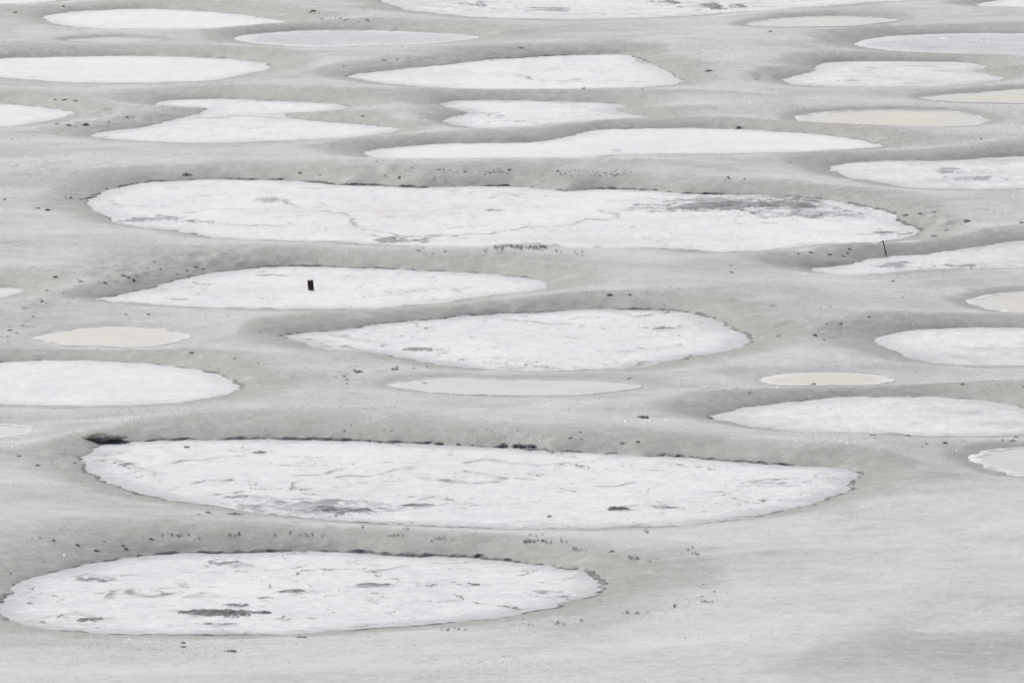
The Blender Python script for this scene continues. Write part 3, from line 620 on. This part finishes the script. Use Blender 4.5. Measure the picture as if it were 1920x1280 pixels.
def build_rim(P, root, strength, salt=False, seed=0):
    Q = resample(P['poly'], 0.07)
    n = normals_of(Q)
    Q = Q - n * edge_noise(Q[:, 0], Q[:, 1])[:, None]
    x, y = Q[:, 0], Q[:, 1]
    facing = np.clip(n[:, 1], -1, 1)                       # > 0: the far bank, undercut and crumbling
    lump = fbm(x * 0.5, y * 0.5, 101 + seed, 3) * 0.6 + fbm(x * 2.2, y * 2.2, 103 + seed, 3) * 0.5
    if salt:
        h = 0.012 + 0.008 * lump; w = np.clip(0.20 + 0.22 * lump, 0.03, 0.6) * strength
        offs = [-1.0, -0.4, 0.12, 0.3]; zs = [-0.01, 1.0, 1.1, -0.5]
        rows = [np.c_[Q + n * (w * o)[:, None], h * z + 0.004] for o, z in zip(offs, zs)]
    else:
        k = np.where(facing > 0, 0.6 + 0.4 * facing, 0.35)
        fine = fbm(x * 4.5, y * 4.5, 105 + seed, 3)
        h = np.clip(0.032 + 0.050 * lump + 0.034 * fine, 0.0, 0.15) * strength * k
        jag = 0.05 * fine + 0.04 * fbm(x * 9, y * 9, 107 + seed, 2)
        w = (0.05 + 0.10 * np.clip(lump + 0.3, 0, 1)) * (0.3 + 0.7 * np.abs(n[:, 1]))
        rows = [np.c_[Q + n * (-0.05 - 0.6 * w * np.clip(fine + .3, 0, 1) + jag)[:, None], np.full(len(Q), -0.02)],
                np.c_[Q + n * (-0.01 + jag)[:, None], h * 0.6 - 0.006],
                np.c_[Q + n * (0.03 + 0.3 * w)[:, None], h - 0.002],
                np.c_[Q + n * (0.10 + 0.6 * w)[:, None], h * 0.9 + 0.0],
                np.c_[Q + n * (0.22 + 0.8 * w)[:, None], np.full(len(Q), -0.03)]]
    m = len(Q); V = np.vstack(rows); F_ = []
    i = np.arange(m); j = (i + 1) % m
    for r in range(len(rows) - 1):
        F_.append(np.c_[r * m + i, r * m + j, (r + 1) * m + j, (r + 1) * m + i])
    F_ = np.vstack(F_)
    if salt: return mesh_obj("salt_rim", V, F_, M_SALTRIM, root)
    # the rim breaks off where the bank runs out smoothly: every unbroken run is a piece of its own
    q = h > 0.006
    q = q | np.roll(q, 1) | np.roll(q, -1)
    mat = M_RIM if strength > .55 else M_RIM_SOFT
    if q.all(): return mesh_obj("mud_rim", V, F_, mat, root)
    st = [t for t in range(m) if q[t] and not q[t - 1]]
    for t0 in st:
        L = 0
        while q[(t0 + L) % m]: L += 1
        if L < 10: continue
        ids = (t0 + np.arange(L)) % m
        nr = len(rows)
        V2 = np.vstack([r[ids] for r in rows]); i2 = np.arange(L - 1)
        F2 = np.vstack([np.c_[r * L + i2, r * L + i2 + 1, (r + 1) * L + i2 + 1, (r + 1) * L + i2] for r in range(nr - 1)])
        mesh_obj("mud_rim", V2, F2, mat, root)

def build_patch(root, px, py, wpx, hpx, height, mat, seed, rag=1.0):
    cx, cy = ground_pt(px, py)
    rx = ground_pt(px + wpx / 2, py)[0] - cx
    ry = (ground_pt(px, py - hpx / 2)[1] - ground_pt(px, py + hpx / 2)[1]) / 2
    x = np.arange(cx - rx * 1.3, cx + rx * 1.3, max(0.03, rx / 130)); y = np.arange(cy - ry * 1.3, cy + ry * 1.3, max(0.05, ry / 60))
    X, Y = np.meshgrid(x, y); X, Y = X.ravel(), Y.ravel()
    r2 = ((X - cx) / rx) ** 2 + ((Y - cy) / ry) ** 2
    s = min(1.0, 1.2 / max(rx, ry))
    base = 0.8 * (1 - r2) + rag * (0.95 * fbm((X - cx) / rx * 2.4 + seed, (Y - cy) / ry * 1.9, 131 + seed, 4, 0.6) + 0.5 * fbm(X * 2.6, Y * 2.4, 137 + seed, 4, 0.62)) - 0.22
    Z = height * np.clip(base, -0.6, 1.2) * (1 + 0.35 * fbm(X * 4, Y * 4, 139 + seed, 2)) + 0.004
    f = grid_faces(len(x), len(y), Z > -0.01)
    if not len(f): return
    v, f, tp = compact(np.c_[X, Y, Z], f, base)
    mesh_obj("mud_patch", v, f, mat, root, attrs={"top": tp})

PATCHES = {   # pool index -> (px, py, width, height in px, real height, material, raggedness)
 33: [(395,1148,130,12,.07,M_ISLET,.8),(432,1152,80,10,.10,M_ISLET,.7),(470,1147,90,6,.05,M_ISLET,1.2),(440,1134,52,6,.05,M_PATCH,.6),(558,1108,95,9,.05,M_PATCH,.7),(700,1097,110,7,.05,M_PATCH,.6),
      (180,1086,90,8,.035,M_PATCH,1.0),(165,1162,60,9,.03,M_PATCH,1.2),(425,1055,80,8,.03,M_PATCH,1.2),(880,1097,60,7,.03,M_PATCH,1.1),
      (1030,1110,80,10,.02,M_PATCH_PALE,1.3),(390,1169,90,5,.02,M_PATCH,1.2)],
 32: [(580,949,300,32,.06,M_PATCH_PALE,.9),(450,932,110,10,.03,M_PATCH_PALE,1.2),(1158,954,44,8,.08,M_ISLET,.6),(350,838,14,4,.05,M_CLOD,.3),
      (485,848,34,5,.04,M_CLOD,1.0),(1030,967,12,4,.05,M_CLOD,.4),(1245,952,90,7,.03,M_PATCH,1.2),(1512,903,30,9,.03,M_PATCH_PALE,.8),(780,948,120,7,.03,M_PATCH,1.1),
      (235,870,50,8,.03,M_PATCH,1.3),(640,958,130,14,.05,M_PATCH,1.1),(500,935,160,9,.03,M_PATCH_PALE,1.1),(1450,905,110,8,.012,M_PATCH_PALE,1.5)],
 18: [(1405,385,450,42,.06,M_PATCH,.95),(1560,400,220,18,.04,M_PATCH_PALE,1.2),(1340,375,260,14,.04,M_PATCH_PALE,1.3),(290,412,160,16,.05,M_PATCH_PALE,.9),(365,416,60,8,.04,M_PATCH,.9),
      (755,450,120,12,.03,M_PATCH,1.3),(925,395,40,4,.03,M_PATCH,.9),(510,376,60,10,.02,M_PATCH_PALE,1.3),(1670,438,70,8,.03,M_PATCH,1.2)],
 9:  [(925,218,44,8,.05,M_PATCH_PALE,.7)],
 7:  [(900,8,110,16,.05,M_PATCH_PALE,1.2),(1340,14,110,14,.06,M_PATCH,1.0),(1020,18,140,10,.03,M_PATCH_PALE,1.3),(1250,4,80,10,.04,M_PATCH,1.0)],
 29: [(1680,497,160,14,.04,M_PATCH_PALE,1.2),(1800,500,120,7,.04,M_PATCH_PALE,1.1)],
 17: [(1820,335,150,10,.05,M_PATCH_PALE,1.0),(1780,320,80,12,.03,M_PATCH_PALE,1.2)],
 22: [(1020,690,200,10,.03,M_PATCH_PALE,1.2),(870,675,30,5,.03,M_PATCH_PALE,.6),(790,655,80,8,.02,M_PATCH,1.5),(1240,615,60,6,.02,M_PATCH,1.4)],
 13: [(1775,72,24,4,.04,M_PATCH_PALE,.5),(1840,76,30,4,.03,M_PATCH_PALE,.8)],
 14: [(1640,128,40,4,.03,M_PATCH_PALE,.8),(1590,152,50,6,.02,M_PATCH_PALE,1.0)],
 10: [(1155,282,24,3,.04,M_PATCH_PALE,.5)],
 23: [(795,718,18,3,.04,M_PATCH,.3)],
}
for i, P in enumerate(POOLS):
    a, b, c, e = P['bb']
    salt = not P.get('srim')
    root = empty("salt_pool" if salt else "mineral_pool", ((a + b) / 2, (c + e) / 2, 0))
    tag(root, P['lab'], "pool", "salt pools spread over the mud flat")
    build_crust(P, root, flat=not salt)
    if P['rim'] > 0: build_rim(P, root, P['rim'], False, i)
    if not salt: build_rim(P, root, P['srim'], True, i)
    for j, t in enumerate(PATCHES.get(i, [])): build_patch(root, t[0], t[1], t[2], t[3], t[4], t[5], i * 10 + j, t[6])

# ------------------------------------------------------------------ post, stake, rock
def build_post(px, py):
    x, y, z = on_ground(px, py)
    root = empty("wooden_post", (x, y, z))
    tag(root, "short dark round wooden post standing alone in a white salt pool", "post")
    V, Fc = [], []; seg, lev = 28, 12; H = 0.315
    for l in range(lev):
        t = l / (lev - 1); zz = -0.05 + (H + 0.05) * t
        for s in range(seg):
            a = 2 * math.pi * s / seg
            r = 0.098 * (1 - 0.03 * t) * (1 + 0.05 * math.sin(5 * a + 1) + 0.035 * math.sin(11 * a + 2 * t) + 0.02 * rng.uniform(-1, 1))
            V.append((x + r * math.cos(a) - 0.035 * t, y + r * math.sin(a), z + zz + (0.012 * math.sin(a + 1) if l == lev - 1 else 0)))
    for l in range(lev - 1):
        for s in range(seg):
            s2 = (s + 1) % seg
            Fc.append((l * seg + s, l * seg + s2, (l + 1) * seg + s2, (l + 1) * seg + s))
    mesh_obj("post_bark", V, Fc, M_BARK, root)
    top = V[-seg:]; cx = x - 0.035
    ring = [((p[0] - cx) * 0.93 + cx, (p[1] - y) * 0.93 + y, p[2] + 0.006) for p in top]
    mid = [((p[0] - cx) * 0.4 + cx, (p[1] - y) * 0.4 + y, p[2] + 0.001) for p in top]
    TV = list(top) + ring + mid + [(cx, y, z + H - 0.012)]
    TF = []
    for s in range(seg):
        s2 = (s + 1) % seg
        TF += [(s, s2, seg + s2, seg + s), (seg + s, seg + s2, 2 * seg + s2, 2 * seg + s), (2 * seg + s, 2 * seg + s2, 3 * seg)]
    mesh_obj("cut_top", TV, TF, M_CUT, root)

def build_stake(px, py):
    x, y, z = on_ground(px, py)
    root = empty("thin_stake", (x, y, z))
    tag(root, "thin dark stake leaning left at the edge of a white pool on the right", "stake")
    H, lean = 0.48, -0.125
    V, Fc = [], []; seg, lev = 10, 9
    for l in range(lev):
        t = l / (lev - 1)
        for s in range(seg):
            a = 2 * math.pi * s / seg; r = 0.021 * (1 + 0.08 * math.sin(3 * a + l))
            V.append((x + lean * t + r * math.cos(a), y + r * math.sin(a), z - 0.06 + (H + 0.06) * t))
    for l in range(lev - 1):
        for s in range(seg):
            s2 = (s + 1) % seg; Fc.append((l * seg + s, l * seg + s2, (l + 1) * seg + s2, (l + 1) * seg + s))
    mesh_obj("shaft", V, Fc, M_STAKE, root)
    V, Fc = [], []                                          # worn, mushroomed head
    for l, (r, zz) in enumerate([(0.021, 0), (0.029, 0.006), (0.030, 0.03), (0.024, 0.04)]):
        for s in range(seg):
            a = 2 * math.pi * s / seg; V.append((x + lean * (1 + zz / H) + r * math.cos(a), y + r * math.sin(a), z + H - 0.002 + zz))
    for l in range(3):
        for s in range(seg):
            s2 = (s + 1) % seg; Fc.append((l * seg + s, l * seg + s2, (l + 1) * seg + s2, (l + 1) * seg + s))
    Fc.append(tuple(range(3 * seg, 4 * seg)))
    mesh_obj("stake_head", V, Fc, M_STAKE, root)

def build_rock(px, py):
    x, y, z = on_ground(px, py)
    n, m = 90, 40
    u = np.linspace(-1, 1, n); a = np.linspace(0, 2 * math.pi, m, endpoint=False)
    U, A = np.meshgrid(u, a, indexing='ij')
    ends = np.clip(1 - np.abs(U) ** 2.6, 0.0, 1) ** 0.6
    topw = np.where(U < 0.1, 0.135 - 0.03 * U * 0, 0.10)     # thick left body, thinner right slab
    hump = topw + 0.07 * np.exp(-((U + 0.25) / 0.4) ** 2) - 0.02 * U
    wid = 0.34 + 0.10 * np.exp(-((U + 0.3) / 0.45) ** 2)
    ca, sa = np.cos(A), np.sin(A)
    sq = lambda v: np.sign(v) * np.abs(v) ** 0.75
    nz = fbm(U * 5 + 3, A * 1.3, 211, 4) * 0.16 + fbm(U * 16, A * 4, 223, 2) * 0.05
    R = ends * (1 + nz)
    yy = wid * sq(ca) * R + 0.08 * U
    zz = 0.66 * hump * sq(sa) * R * np.where(sa > 0, 1, 0.8) + 0.05 + 0.02 * U
    zz = zz - 0.035 * np.exp(-((ca + 0.62) / 0.16) ** 2) * (sa > 0) * ends      # ledge along the side that faces the shore
    V = np.c_[(x + 0.70 * U).ravel(), (y + yy).ravel(), (z + zz).ravel()]
    i, j = np.meshgrid(np.arange(n - 1), np.arange(m), indexing='ij'); i, j = i.ravel(), j.ravel(); j2 = (j + 1) % m
    o = mesh_obj("rock", V, np.c_[i * m + j, (i + 1) * m + j, (i + 1) * m + j2, i * m + j2], M_ROCK)
    tag(o, "long dark brown rock lying on the bank at the left end of a large pool", "rock")

build_post(583.5, 543.5)
build_stake(1662.5, 479)
build_rock(195, 824)

# ------------------------------------------------------------------ clods of dark mud
def clod_mesh(k):
    """a flat broken lump, ragged at the edge, its skirt sunk in the mud"""
    n = 40
    g = np.linspace(-1.35, 1.35, n); X, Y = np.meshgrid(g, g); X, Y = X.ravel(), Y.ravel()
    sk = X + 0.3 * Y * math.sin(k * 2.1)
    base = 1 - sk ** 2 - (Y * 1.1) ** 2 + 0.55 * fbm(X * 1.5 + 9 * k, Y * 1.5, 301 + k, 3) + 0.35 * fbm(X * 4 + 9 * k, Y * 4, 331 + k, 2) - 0.15
    Z = np.clip(base, -0.25, 1) ** 1 * (0.75 + 0.5 * fbm(X * 3, Y * 3 + k, 351 + k, 2))
    Z = np.where(base > 0.25, Z + 0.25 * (fbm(X * 2.2 - k, Y * 2.2, 371 + k, 2) > 0.1), Z)
    keep = (base > -0.2).reshape(n, n)
    seen = np.zeros((n, n), bool); ci = np.unravel_index(np.argmax(base), (n, n)); stack = [ci]; seen[ci] = True
    while stack:
        r, c = stack.pop()
        for dr, dc in ((1, 0), (-1, 0), (0, 1), (0, -1)):
            rr, cc = r + dr, c + dc
            if 0 <= rr < n and 0 <= cc < n and keep[rr, cc] and not seen[rr, cc]: seen[rr, cc] = True; stack.append((rr, cc))
    f = grid_faces(n, n); f = f[seen.ravel()[f].all(axis=1)]
    v, f = compact(np.c_[X, Y, Z], f)
    me = bpy.data.meshes.new("mud_clod"); me.from_pydata([tuple(q) for q in v], [], [tuple(q) for q in f]); me.update()
    me.polygons.foreach_set("use_smooth", np.full(len(me.polygons), True)); me.materials.append(M_CLOD)
    return me
CLOD = [clod_mesh(k) for k in range(9)]

def clod(px, py, w, label, hfac=0.22, dfac=0.9):
    x, y, z = on_ground(px, py)
    o = bpy.data.objects.new("mud_clod", CLOD[rng.randrange(9)]); COL.objects.link(o)
    sc = math.hypot(x, y) / F
    r = 0.45 * w * sc
    o.location = (x, y, z - 0.002)
    o.scale = (r, r * dfac * rng.uniform(.7, 1.3), min(0.11, max(0.016, r * hfac * rng.uniform(.7, 1.3))))
    o.rotation_euler = (0, 0, rng.uniform(-0.35, 0.35) + (math.pi if rng.random() < .5 else 0))
    tag(o, label, "clod", "dark mud clods scattered over the flat")
    return o

CLUSTERS = [
 ("dark mud clod in the row beside the pointed white pool at the left edge", [(108,233,14),(128,236,16),(141,238,10),(160,235,18),(203,229,10),(216,226,9),(237,220,12)]),
 ("small dark clod in the strip above the pointed white pool at the left edge", [(104,187,12),(121,188,14),(143,190,12)]),
 ("little dark clod at the top left between two white pools", [(118,13,10),(127,15,7),(28,24,12)]),
 ("little dark clod on the mud at the top, left of centre", [(588,22,14),(604,36,10),(637,35,12)]),
 ("single black clod at the lower left tip of the small pool with two notched ends", [(829,229,7)]),
 ("dark clod in the line behind the leaf shaped white pool", [(645,125,9),(719,114,14),(745,112,10),(765,109,9),(975,90,20),(993,86,5)]),
 ("small clod on the mud under the leaf shaped white pool", [(1205,168,7),(757,162,6),(655,171,7)]),
 ("small clod beside the grey smear left of the notched small pool", [(680,218,10),(765,220,5)]),
 ("dark clod on the rough mud at upper right, left of the stepped pool", [(1330,133,18),(1418,149,12),(1310,101,8),(1316,100,5),(1445,60,12)]),
 ("small dark clod on the bank behind the right end of the wavy white pool", [(1385,240,16),(1510,249,12),(1560,254,20),(1840,261,8)]),
 ("long dark clod at the broken bank behind the left part of the widest pool", [(350,328,26),(563,325,12)]),
 ("dark clod near the left tip of the widest pool", [(150,374,12),(70,391,18),(90,395,14),(200,355,7),(8,375,10)]),
 ("dark clod on the trampled bank up and left of the post pool", [(290,492,14),(312,496,10),(230,517,16),(240,521,14),(250,526,14),(256,517,8),(300,504,10),(278,503,8),(195,530,14),(215,528,9),(152,528,14),(146,524,8),(105,520,16),(365,501,18),(380,505,12),(350,508,9),(330,514,10)]),
 ("dark clod on the trodden mud at the left edge above the yellowish oval", [(80,566,14),(87,568,8),(78,560,7),(88,545,10),(120,550,8),(62,594,12),(42,610,9),(44,579,8),(20,620,16),(30,624,12),(14,631,9),(3,631,7),(15,640,8),(137,559,7)]),
 ("small dark clod below the post pool", [(385,591,6),(429,592,7),(237,590,9),(278,590,12)]),
 ("dark clod on the mud below the yellowish oval", [(360,662,15),(440,673,10),(485,681,11),(183,656,7),(548,708,6)]),
 ("dark clod on the dark smear at the near bank of the widest pool", [(785,470,16),(795,466,9),(812,476,8),(835,472,10)]),
 ("dark clod in the group on the bank left of the leaning stake", [(1520,474,14),(1497,476,10),(1555,478,14),(1592,467,14),(1588,475,10),(1605,469,5),(1580,481,12)]),
 ("small dark clod on the mud left of the grey streaked stake pool", [(1372,511,12),(1370,498,8),(1448,574,12),(1420,593,7)]),
 ("dark clod on the mud below the stake pool", [(1675,528,12),(1693,558,9),(1821,503,8)]),
 ("dark clod at the stony right end of the widest pool", [(1700,404,20),(1725,401,14),(1750,399,16),(1775,432,10),(1812,414,22),(1753,443,20),(1800,418,10),(1915,418,14)]),
 ("small dark clod to the right of the post pool", [(1100,548,6),(1145,554,18),(1180,553,14)]),
 ("dark clod on the mud left of the slim grey cream pool", [(650,719,8),(650,712,14),(665,694,14),(645,705,9),(650,701,7),(675,697,24)]),
 ("flat dark clod between the large middle pool and the slim cream pool", [(743,688,14),(740,693,18),(800,688,12),(775,691,12),(808,692,6),(1101,707,6),(1180,709,14)]),
 ("dark clod on the bank behind the large lower pool", [(1167,831,14),(1197,828,14),(1205,783,34),(1070,821,12),(1090,823,10),(1088,810,10),(658,797,7),(720,806,12),(735,808,10),(645,808,9)]),
 ("dark clod on the mud between the large middle pool and the right edge pools", [(1527,629,14),(1546,626,7),(1577,608,14),(1545,637,8),(1460,630,10),(1550,608,8),(1630,595,10)]),
 ("dark clod at the near edge of the long streaky right edge pool", [(1635,816,20),(1703,817,12)]),
 ("dark clod on the mud beside the pale greenish right edge pool", [(1729,838,9),(1737,832,9),(1905,820,16),(1898,826,20),(1880,825,8),(1772,831,14),(1803,829,5)]),
 ("dark clod on the bank behind the long streaky right edge pool", [(1806,720,14),(1405,737,14),(1525,720,12),(1920,725,10),(1330,783,16),(1358,752,8)]),
 ("dark clod left of the large lower pool's left tip", [(97,865,8),(97,871,8),(140,868,16),(70,873,20),(35,855,14),(108,878,8)]),
 ("flat dark slab of mud on the near left bank of the large lower pool", [(440,964,42),(391,961,20),(372,964,12)]),
 ("small dark clod at the right end of the large lower pool", [(1600,917,14),(1697,943,5),(1590,910,8)]),
 ("black clod alone on the mud above the right end of the nearest pool", [(1148,1034,16)]),
 ("tiny dark clod on the pale mud right of the nearest pool", [(1320,1095,7),(1340,1109,9),(1285,1195,6),(1317,1118,8)]),
 ("flat dark clod on the mud below the nearest pool", [(343,1205,14),(345,1213,18),(435,1221,36),(567,1194,34),(690,1193,6)]),
 ("small dark clod on the bank behind the nearest pool", [(100,1013,12),(236,1028,14),(180,1032,18),(230,1023,12),(195,1015,8),(145,1022,14),(283,1010,14),(20,1075,8),(82,1054,7)]),
]
for lab, L in CLUSTERS:
    for px, py, w in L: clod(px, py, w, lab, 0.22 if w > 18 else 0.34)
# crumbs along the crest of the bank behind the widest pool
for (x0, x1, y0, y1, n) in [(1045, 1205, 319, 331, 46), (820, 960, 318, 328, 34), (700, 770, 327, 336, 14), (560, 640, 318, 330, 8), (1330, 1420, 330, 338, 8)]:
    for _ in range(n):
        t = rng.random()
        clod(x0 + (x1 - x0) * t, y0 + (y1 - y0) * rng.random(), rng.uniform(3, 9), "small dark crumb of mud on the crest of the bank behind the widest pool", 0.4)
for (x0, x1, y0, n) in [(690, 1000, 828, 16)]:
    for _ in range(n):
        t = rng.random()
        clod(x0 + (x1 - x0) * t, y0 + 8 * t, rng.uniform(10, 30), "dark lump broken off the far bank of the large lower pool", 0.30)

# ------------------------------------------------------------------ dry tufts
def tuft_mesh(k):
    r = random.Random(500 + k); V, Fc = [], []
    for b in range(r.randint(7, 13)):
        bx, by = r.gauss(0, .022), r.gauss(0, .03); h = r.uniform(.045, .10); lx, ly = r.gauss(0, .022), r.gauss(0, .02); w = r.uniform(.0022, .0042)
        base = len(V)
        for t, ww in ((-.1, 1), (.5, .85), (1, .25)):
            for a in range(3):
                an = 2.094 * a
                V.append((bx + lx * t * t + w * ww * math.cos(an), by + ly * t * t + w * ww * math.sin(an), h * t))
        for l in range(2):
            for a in range(3):
                a2 = (a + 1) % 3; Fc.append((base + l * 3 + a, base + l * 3 + a2, base + l * 3 + 3 + a2, base + l * 3 + 3 + a))
        Fc.append((base + 6, base + 7, base + 8))
    me = bpy.data.meshes.new("dry_grass_tuft"); me.from_pydata(V, [], Fc); me.materials.append(M_GRASS)
    return me
TUFT = [tuft_mesh(k) for k in range(6)]
TUFTS = [
 ("sparse dry tuft in the row behind the left half of the nearest pool", [(308,1003,6,4),(338,1005,20,9),(370,1011,8,3),(438,1004,16,7),(515,1005,3,2),(548,1001,5,2),(572,1004,20,7),(606,1006,4,2),(68,1009,8,3)]),
 ("sparse dry tuft in the row behind the right half of the nearest pool", [(743,1004,16,6),(678,988,3,2),(762,992,6,2),(830,1011,22,8),(1025,1016,42,22),(1012,1003,20,4),(1086,1031,22,6),(1212,999,4,3)]),
 ("dry tuft right of the black clod above the nearest pool", [(1195,1047,16,7),(1214,1051,5,3),(1294,1032,5,3),(1304,1041,6,4)]),
 ("dry tuft along the near right bank of the nearest pool", [(845,1181,28,7),(995,1172,6,2),(1048,1170,14,6),(1090,1165,5,2),(1192,1151,24,8),(1265,1137,4,2),(1315,1129,24,8)]),
 ("dry tuft on the grassy hump at the near edge of the widest pool", [(950,463,28,26),(990,464,34,26),(970,467,55,18),(1015,466,12,4),(1050,471,14,5),(1085,476,8,6),(925,470,18,6)]),
 ("dry tuft beside the left tip of the widest pool", [(128,372,9,6)]),
 ("dry twig tuft on the dark bank behind the widest pool", [(812,337,6,4),(836,338,5,3),(770,318,2,2)]),
 ("dry tuft at the near edge of the leaf shaped white pool", [(1094,166,5,3)]),
 ("dry tuft at the top of the photo left of centre", [(590,24,14,5),(640,36,12,4),(680,41,14,4)]),
]
for lab, L in TUFTS:
    for px, py, spread, n in L:
        for _ in range(n):
            x, y, z = on_ground(px + rng.uniform(-spread, spread), py + rng.gauss(0, 1.6))
            o = bpy.data.objects.new("dry_grass_tuft", TUFT[rng.randrange(6)]); COL.objects.link(o)
            s = rng.uniform(.6, 1.1) * (y / 230) ** 0.5
            o.location = (x, y, z - 0.005); o.scale = (s, s, s * rng.uniform(.8, 1.2)); o.rotation_euler = (0, 0, rng.uniform(0, 6.28))
            tag(o, lab, "grass tuft", "dry grass tufts on the banks")

# ------------------------------------------------------------------ glinting salt crystals strewn over the damp mud
def build_crystals(n):
    cand = nrs.rand(300000, 2); cx = -27 + 54 * cand[:, 0]; cy = 188 + 225 * cand[:, 1] ** 1.1
    d, _, H = pool_distance(cx, cy)
    clump = fbm(cx * 0.28, cy * 0.28, 401, 3)
    wgt = (d > 0.35) * (0.025 + np.clip(clump, 0, 1) ** 3) * np.where(d < 4.5, 1, 0.25)
    pick = nrs.rand(len(cx)) < wgt * n / wgt.sum()
    cx, cy, d = cx[pick], cy[pick], d[pick]
    z = h_grid(cx, cy)
    V, Fc = [], []
    for x, y, zz in zip(cx, cy, z):
        s = (rng.uniform(.010, .018) if rng.random() < .88 else rng.uniform(.018, .030)) * (y / 240) ** .5
        a = rng.uniform(0, 1.57); tx, ty = rng.gauss(0, .25), rng.gauss(0, .25); b = len(V)
        for lvl, rr in ((-0.6, 1.0), (0.22, 0.9)):          # a tilted flat chip with six sides
            for k in range(6):
                q = a + k * math.pi / 3; ux, uy = s * rr * math.cos(q), s * rr * math.sin(q)
                V.append((x + ux, y + uy, zz + 0.004 + s * lvl + ux * tx + uy * ty))
        Fc.append((b + 6, b + 7, b + 8, b + 9, b + 10, b + 11))
        for k in range(6):
            k2 = (k + 1) % 6; Fc.append((b + k, b + k2, b + 6 + k2, b + 6 + k))
    o = mesh_obj("salt_crystals", V, Fc, M_CRYSTAL, smooth=False)
    tag(o, "tiny white glinting salt crystals strewn over the damp mud", "salt crystals", kind="stuff")
build_crystals(32000)
